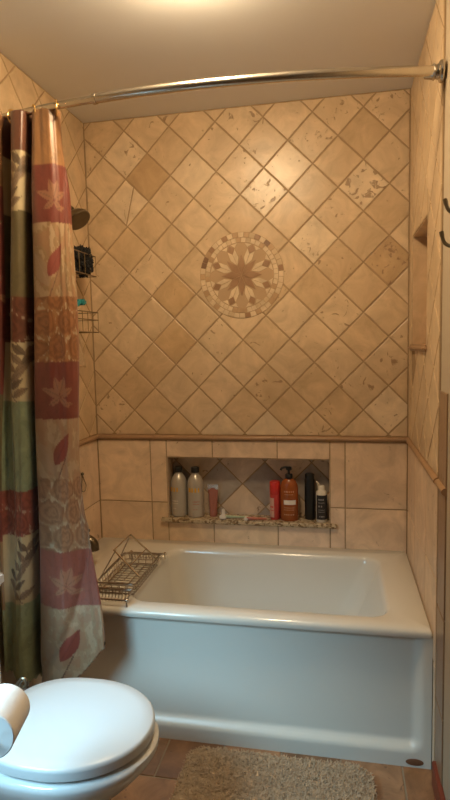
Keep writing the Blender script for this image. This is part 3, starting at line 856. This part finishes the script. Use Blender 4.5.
def lines(r, rows, mat, th=.0010, flat=1.0):
    def mk(row):
        def b(bm):
            text_bars(bm, r, [row], th)
            for v in bm.verts: v.co.y *= flat
        return b
    return [('print', mk(row), mat) for row in rows]
body = lambda r, h, sh: (lambda bm: lathe(bm, [(r * .90, 0), (r, .004), (r, h * .70), (r * .97, h * .77), (r * .80, h * .86), (r * .52, h * .93), (r * .40, h * .96), (r * .40, h)], n=32))
def grey_parts(pale):
    pr = [('body', body(.0415, .225, 0), M['greyb']),
          ('cap', lambda bm: lathe(bm, [(.019, .222), (.020, .224), (.020, .246), (.018, .249)], n=24), M['black']),
          lines(.0415, [(.128, .022, -46, 46, 4)], M['yellow']),
          lines(.0415, [(.078, .006, -14, 34, 6), (.066, .005, -14, 34, 8), (.040, .004, -10, 20, 4)], M['pinkp'] if pale else M['whitep'])]
    return pr
bottle('shampoo_bottle', .412, .045, 'tall grey bottle with black cap at the left end of the niche', 'bottle', grey_parts(False), 'grey bottles in the niche', -.45)
bottle('shampoo_bottle', .500, .040, 'tall grey bottle with black cap, beside the rose tube', 'bottle', grey_parts(True), 'grey bottles in the niche', .1)
def tubeb(bm):
    K = 14; prev = None
    for j in range(K + 1):
        t = j / K; z = .030 + .125 * t
        a = .019 + (.027 - .019) * t; b = .018 * (1 - t) + .0022 * t
        ring = [bm.verts.new((a * math.cos(2 * PI * i / 28), b * math.sin(2 * PI * i / 28), z)) for i in range(28)]
        if prev:
            for i in range(28): bm.faces.new((prev[i], prev[(i + 1) % 28], ring[(i + 1) % 28], ring[i]))
        else: bm.faces.new(ring[::-1])
        prev = ring
    bm.faces.new(prev)
bottle('cream_tube', .588, .045, 'rose coloured squeeze tube standing on its cap in the niche', 'tube', [
    ('body', tubeb, M['rose']),
    ('cap', lambda bm: lathe(bm, [(.0185, 0), (.0195, .002), (.0195, .028), (.018, .031)], n=24), M['rose']),
    ('crimp', lambda bm: box(bm, (-.028, -.0035, .134), (.028, .0035, .160), .002), M['silver'])])
rb = empty('razor', (.68, .0, SZ), 'white and green razor lying on the niche sill beside the rose tube', 'razor')
bm = bmesh.new(); tube(bm, spline([(.655, .005, SZ + .012), (.69, .0, SZ + .012), (.73, .010, SZ + .010), (.765, .022, SZ + .007)], 5), [.007] * 6 + [.0055] * 5 + [.005] * 5, 10); P_('handle', bm, plain('pale_green_plastic', (.42, .50, .34), .4), rb)
bm = bmesh.new(); box(bm, (.630, -.014, SZ + .001), (.662, .012, SZ + .020), .004); box(bm, (.640, -.006, SZ + .014), (.655, .016, SZ + .050), .005); P_('head', bm, M['whitep'], rb)
rb = empty('razor', (.82, .0, SZ), 'pink razor lying on the niche sill beside the red can', 'razor')
bm = bmesh.new(); tube(bm, spline([(.765, -.004, SZ + .008), (.80, -.006, SZ + .010), (.835, .002, SZ + .008), (.86, .008, SZ + .006)], 5), [.008] * 6 + [.006] * 5 + [.005] * 5, 10); P_('handle', bm, plain('salmon_plastic', (.50, .17, .11), .4), rb)
bm = bmesh.new(); box(bm, (.752, -.018, SZ + .001), (.772, .014, SZ + .013), .003); P_('head', bm, M['whitep'], rb)
bottle('shaving_can', .900, .040, 'red and white spray can with a bright red cap in the niche', 'can', [
    ('body', lambda bm: lathe(bm, [(.024, 0), (.0255, .002), (.0255, .122), (.023, .128)], n=28), plain('red_can', (.50, .05, .045), .3)),
    ('cap', lambda bm: lathe(bm, [(.025, .124), (.0262, .126), (.0262, .182), (.023, .187)], n=28), M['red']),
    ('label_panel', lambda bm: (band(bm, .0255, .012, .108, -75, -5)), plain('pale_pink_print', (.62, .36, .28), .4)),
    lines(.0255, [(.06, .008, -50, 20, 3), (.045, .004, -50, 10, 5)], M['red'], .0016)])
def pump(bm):
    tube(bm, [(0, 0, .225), (0, 0, .250)], .006, 12)
    lathe(bm, [(.012, .246), (.015, .250), (.014, .258), (.008, .262)], n=20)
    tube(bm, spline([(0, 0, .256), (-.015, -.004, .260), (-.032, -.008, .256), (-.038, -.010, .246)], 4), .0055, 10)
bottle('pump_bottle', .970, .030, 'large orange-brown pump bottle with a white label band in the niche', 'bottle', [
    ('body', lambda bm: lathe(bm, [(.040, 0), (.0435, .004), (.0435, .158), (.041, .176), (.033, .192), (.020, .203), (.016, .206)], n=32, sy=.72), M['orange']),
    ('collar', lambda bm: lathe(bm, [(.017, .205), (.018, .207), (.018, .224), (.015, .227)], n=24), M['black']),
    ('pump', pump, M['black']),
    ('label_band', lambda bm: [band(bm, .0435, .082, .104, -32, 48)] and [setattr(v, 'co', Vector((v.co.x, v.co.y * .725, v.co.z))) for v in bm.verts], M['whitep']),
    lines(.0435, [(.142, .007, -30, 38, 6), (.130, .003, -25, 30, 8), (.065, .003, -30, 38, 9), (.055, .003, -30, 38, 8), (.030, .005, -30, 38, 5)], plain('tan_print', (.60, .30, .14), .4), .001, .725)])
bottle('body_wash_bottle', 1.068, .052, 'tall black bottle standing behind the white-capped bottle in the niche', 'bottle', [
    ('body', lambda bm: lathe(bm, [(.022, 0), (.0245, .003), (.0245, .195), (.022, .200)], n=28, sy=.75), M['black']),
    ('cap', lambda bm: lathe(bm, [(.021, .199), (.022, .201), (.023, .222), (.018, .226)], n=24, sy=.8), M['black'])])
def flip(bm):
    lathe(bm, [(.016, .150), (.016, .170), (.013, .174)], n=24)
    for k in range(1): 
        q = bmesh.ops.create_icosphere(bm, subdivisions=2, radius=.013); 
        bmesh.ops.transform(bm, matrix=Matrix.Translation((-.017, 0, .186)) @ Matrix.Rotation(.9, 4, 'Y') @ Matrix.Diagonal((1, 1, .35, 1)), verts=q['verts'])
        tube(bm, [(-.013, 0, .171), (-.020, 0, .180)], .003, 8)
bottle('lotion_bottle', 1.125, .025, 'white bottle with black label and open flip cap at the right end of the niche', 'bottle', [
    ('body', lambda bm: lathe(bm, [(.024, 0), (.0262, .003), (.0262, .138), (.024, .146), (.016, .152)], n=28), plain('white_bottle', (.72, .66, .56), .3)),
    ('cap', flip, plain('white_cap', (.78, .72, .62), .3)),
    ('label', lambda bm: band(bm, .0262, .014, .132, -55, 90, 24), M['dark_label']),
    lines(.0262, [(.108, .007, -30, 30, 3), (.094, .004, -30, 35, 5), (.075, .008, -30, 20, 2), (.06, .003, -30, 40, 7), (.05, .003, -30, 40, 6), (.026, .007, -20, 35, 4)], plain('grey_print', (.30, .28, .27), .5), .0016)])

# ---------------------------------------------------------------- hooks at the right edge
hk = empty('robe_hook', (W + .004, -1.24, 1.72), 'bronze two-prong robe hook on the right wall beyond the tub', 'hook')
bm = bmesh.new(); box(bm, (W - .002, -1.262, 1.665), (W + .006, -1.218, 1.79), .003); P_('plate', bm, M['bronze'], hk)
bm = bmesh.new(); tube(bm, spline([(W, -1.235, 1.70), (W - .030, -1.225, 1.692), (W - .058, -1.205, 1.705), (W - .066, -1.195, 1.735)], 6), [.0045] * 16 + [.0055] * 3, 10); P_('prong', bm, M['bronze'], hk)
bm = bmesh.new(); tube(bm, spline([(W, -1.235, 1.775), (W - .030, -1.222, 1.770), (W - .052, -1.21, 1.782), (W - .060, -1.20, 1.81)], 6), [.0045] * 16 + [.0055] * 3, 10); P_('prong', bm, M['bronze'], hk)

# ---------------------------------------------------------------- toilet
to = empty('toilet', (.30, -1.285, 0), 'white toilet with its lid closed, in front of the bathtub', 'toilet')
YC = -1.283
def oval(xb, xf, hw, n=64, back=.55):
    """toilet outline: round front at xf, flatter back at xb"""
    out = []; xm = xb + (xf - xb) * .50
    for i in range(n):
        a = 2 * PI * i / n; c, s = math.cos(a), math.sin(a)
        if c >= 0: x = xm + (xf - xm) * c; y = hw * s
        else:
            x = xm - (xm - xb) * abs(c) ** .75; y = hw * (abs(s) ** .80) * (1 if s > 0 else -1)
        out.append((x, YC + y))
    return out
def loft(bm, secs, capb=True, capt=True, dome=None):
    prev = None; rings = []
    for (xb, xf, hw, z) in secs:
        ring = [bm.verts.new((x, y, z)) for x, y in oval(xb, xf, hw)]
        if prev:
            for i in range(len(ring)): bm.faces.new((prev[i], prev[(i + 1) % len(ring)], ring[(i + 1) % len(ring)], ring[i]))
        else: first = ring
        prev = ring
    if capb: bm.faces.new(first[::-1])
    if capt: bm.faces.new(prev)
bm = bmesh.new()
loft(bm, [(.20, .56, .125, 0), (.20, .555, .120, .03), (.22, .53, .105, .10), (.22, .545, .115, .17), (.215, .60, .145, .24), (.21, .665, .178, .30), (.205, .698, .195, .34), (.205, .712, .204, .366), (.208, .711, .203, .380), (.22, .700, .195, .385)])
P_('bowl', bm, M['porcelain'], to, sharp=60)
bm = bmesh.new()
loft(bm, [(.245, .670, .172, .3855), (.240, .684, .184, .387), (.240, .684, .184, .393), (.243, .676, .176, .3950)])
P_('seat', bm, M['plastic_white'], to, sharp=60)
bm = bmesh.new()
loft(bm, [(.245, .690, .188, .3955), (.236, .699, .1965, .398), (.235, .701, .198, .420), (.237, .6995, .197, .428), (.243, .694, .191, .4325), (.28, .66, .160, .4345), (.36, .59, .095, .4355), (.45, .53, .03, .4360)])
P_('lid', bm, M['plastic_white'], to, sharp=60)
bm = bmesh.new(); box(bm, (.012, -1.49, .40), (.160, -1.125, .735), .03, seg=4); P_('tank', bm, M['porcelain'], to)
bm = bmesh.new(); box(bm, (.008, -1.50, .736), (.172, -1.112, .783), .012, seg=3); P_('tank_lid', bm, M['porcelain'], to)
bm = bmesh.new(); box(bm, (.03, YC - .11, .0), (.24, YC + .11, .40), .03, seg=3); P_('pedestal', bm, M['porcelain'], to)
for s in (-1, 1):
    bm = bmesh.new(); lathe(bm, [(.018, .382), (.020, .384), (.020, .418), (.015, .422)], (.218, YC + s * .075, 0), n=18); P_('hinge', bm, M['plastic_white'], to)
bm = bmesh.new(); tube(bm, [(.196, YC - .15, .68), (.215, YC - .15, .68), (.217, YC - .09, .675)], .006, 10); P_('flush_handle', bm, M['nickel'], to)

# toilet paper on a free-standing holder
d = Vector((-.22, 1, 0)).normalized()
pc = Vector((.475, -1.60, .680))          # far end of the roll
pn = pc - d * .105
st = empty('paper_holder', (pn.x + .06 * .3, pn.y - .06, 0), 'bronze free-standing toilet paper holder in front of the toilet', 'holder')
base = pn - d * .05; base = Vector((base.x, base.y, 0))
bm = bmesh.new(); lathe(bm, [(.085, .001), (.088, .006), (.080, .014), (.020, .020)], base, n=36); P_('base', bm, M['bronze'], st)
bm = bmesh.new(); tube(bm, [base + Vector((0, 0, .015)), base + Vector((0, 0, pc.z + .01))], .008, 12); P_('pole', bm, M['bronze'], st)
bm = bmesh.new()
e_ = pc + d * .02
tube(bm, spline([base + Vector((0, 0, pc.z)), pn, pc, e_, e_ + Vector((.010, .004, .018)), e_ + Vector((.022, .004, .040)), e_ + Vector((.034, .004, .052)), e_ + Vector((.044, .002, .044)), e_ + Vector((.038, .0, .034)), e_ + Vector((.031, 0, .040))], 5), .0045, 10)
P_('arm', bm, M['bronze'], st)
rl = empty('toilet_paper_roll', pn, 'white toilet paper roll on the holder above the toilet lid edge', 'toilet paper')
bm = bmesh.new(); Rr = .053
lathe(bm, [(.020, 0), (Rr - .002, 0), (Rr, .002), (Rr, .103), (Rr - .002, .105), (.020, .105)], pn, d, 48, cap=False); P_('paper', bm, M['paper'], rl)
bm = bmesh.new(); lathe(bm, [(.0185, .001), (.0198, .001), (.0198, .104), (.0185, .104), (.0185, .001)], pn, d, 32, cap=False); P_('core', bm, M['cardboard'], rl)

# ---------------------------------------------------------------- bath mat
bm = bmesh.new(); mx0, mx1, my0, my1 = .672, 1.322, -1.27, -.800
nx, ny = 150, 110; g = {}
def inmat(x, y):
    r = .07; cx = min(max(x, mx0 + r), mx1 - r); cy = min(max(y, my0 + r), my1 - r); return r - math.hypot(x - cx, y - cy)
for i in range(nx + 1):
    for j in range(ny + 1):
        u, v = i / nx, j / ny
        x = mx0 + (mx1 - mx0) * u; y = my0 + (my1 - my0) * v
        r = .07; cx = min(max(x, mx0 + r), mx1 - r); cy = min(max(y, my0 + r), my1 - r)
        dd = Vector((x - cx, y - cy)); L_ = max(abs(dd.x), abs(dd.y))
        if dd.length > 1e-6 and abs(dd.x) > 1e-6 and abs(dd.y) > 1e-6: dd = dd.normalized() * L_; x, y = cx + dd.x, cy + dd.y
        edge = min(1, max(0, inmat(x, y)) / .018); h = .020 * math.sqrt(max(0, 1 - (1 - edge) ** 2))
        n1_ = mnoise.noise(Vector((x * 70, y * 70, 0))); n2_ = mnoise.noise(Vector((x * 190, y * 190, 4)))
        wob = .004 * mnoise.noise(Vector((x * 30, y * 30, 7)))
        g[i, j] = bm.verts.new((x + wob + .002 * n2_, y + wob, .003 + h * (1 + .25 * n1_ + .3 * n2_)))
for i in range(nx):
    for j in range(ny): bm.faces.new((g[i, j], g[i + 1, j], g[i + 1, j + 1], g[i, j + 1]))
rr = random.Random(3)
for k in range(16000):      # the pile: short curled tufts
    x = rr.uniform(mx0, mx1); y = rr.uniform(my0, my1)
    if inmat(x, y) < .001: continue
    edge = min(1, inmat(x, y) / .018); z = .003 + .017 * math.sqrt(max(0, 1 - (1 - edge) ** 2))
    a = rr.uniform(0, 2 * PI); l = rr.uniform(.006, .013); wd = .0016
    dx, dy = math.cos(a), math.sin(a)
    p0 = Vector((x, y, z)); p1 = p0 + Vector((dx * l * .4, dy * l * .4, l * .8)); p2 = p1 + Vector((dx * l * .7, dy * l * .7, l * .1)); s_ = Vector((-dy, dx, 0)) * wd
    v = [bm.verts.new(q) for q in (p0 - s_, p0 + s_, p1 + s_, p1 - s_, p2)]
    bm.faces.new(v[:4]); bm.faces.new((v[3], v[2], v[4]))
tag(finish('bath_mat', bm, plain('beige_shag', (.48, .36, .24), .95, var=.35, scale=45), smooth=True, sharp=180), 'beige shaggy bath mat on the floor in front of the bathtub', 'bath mat')
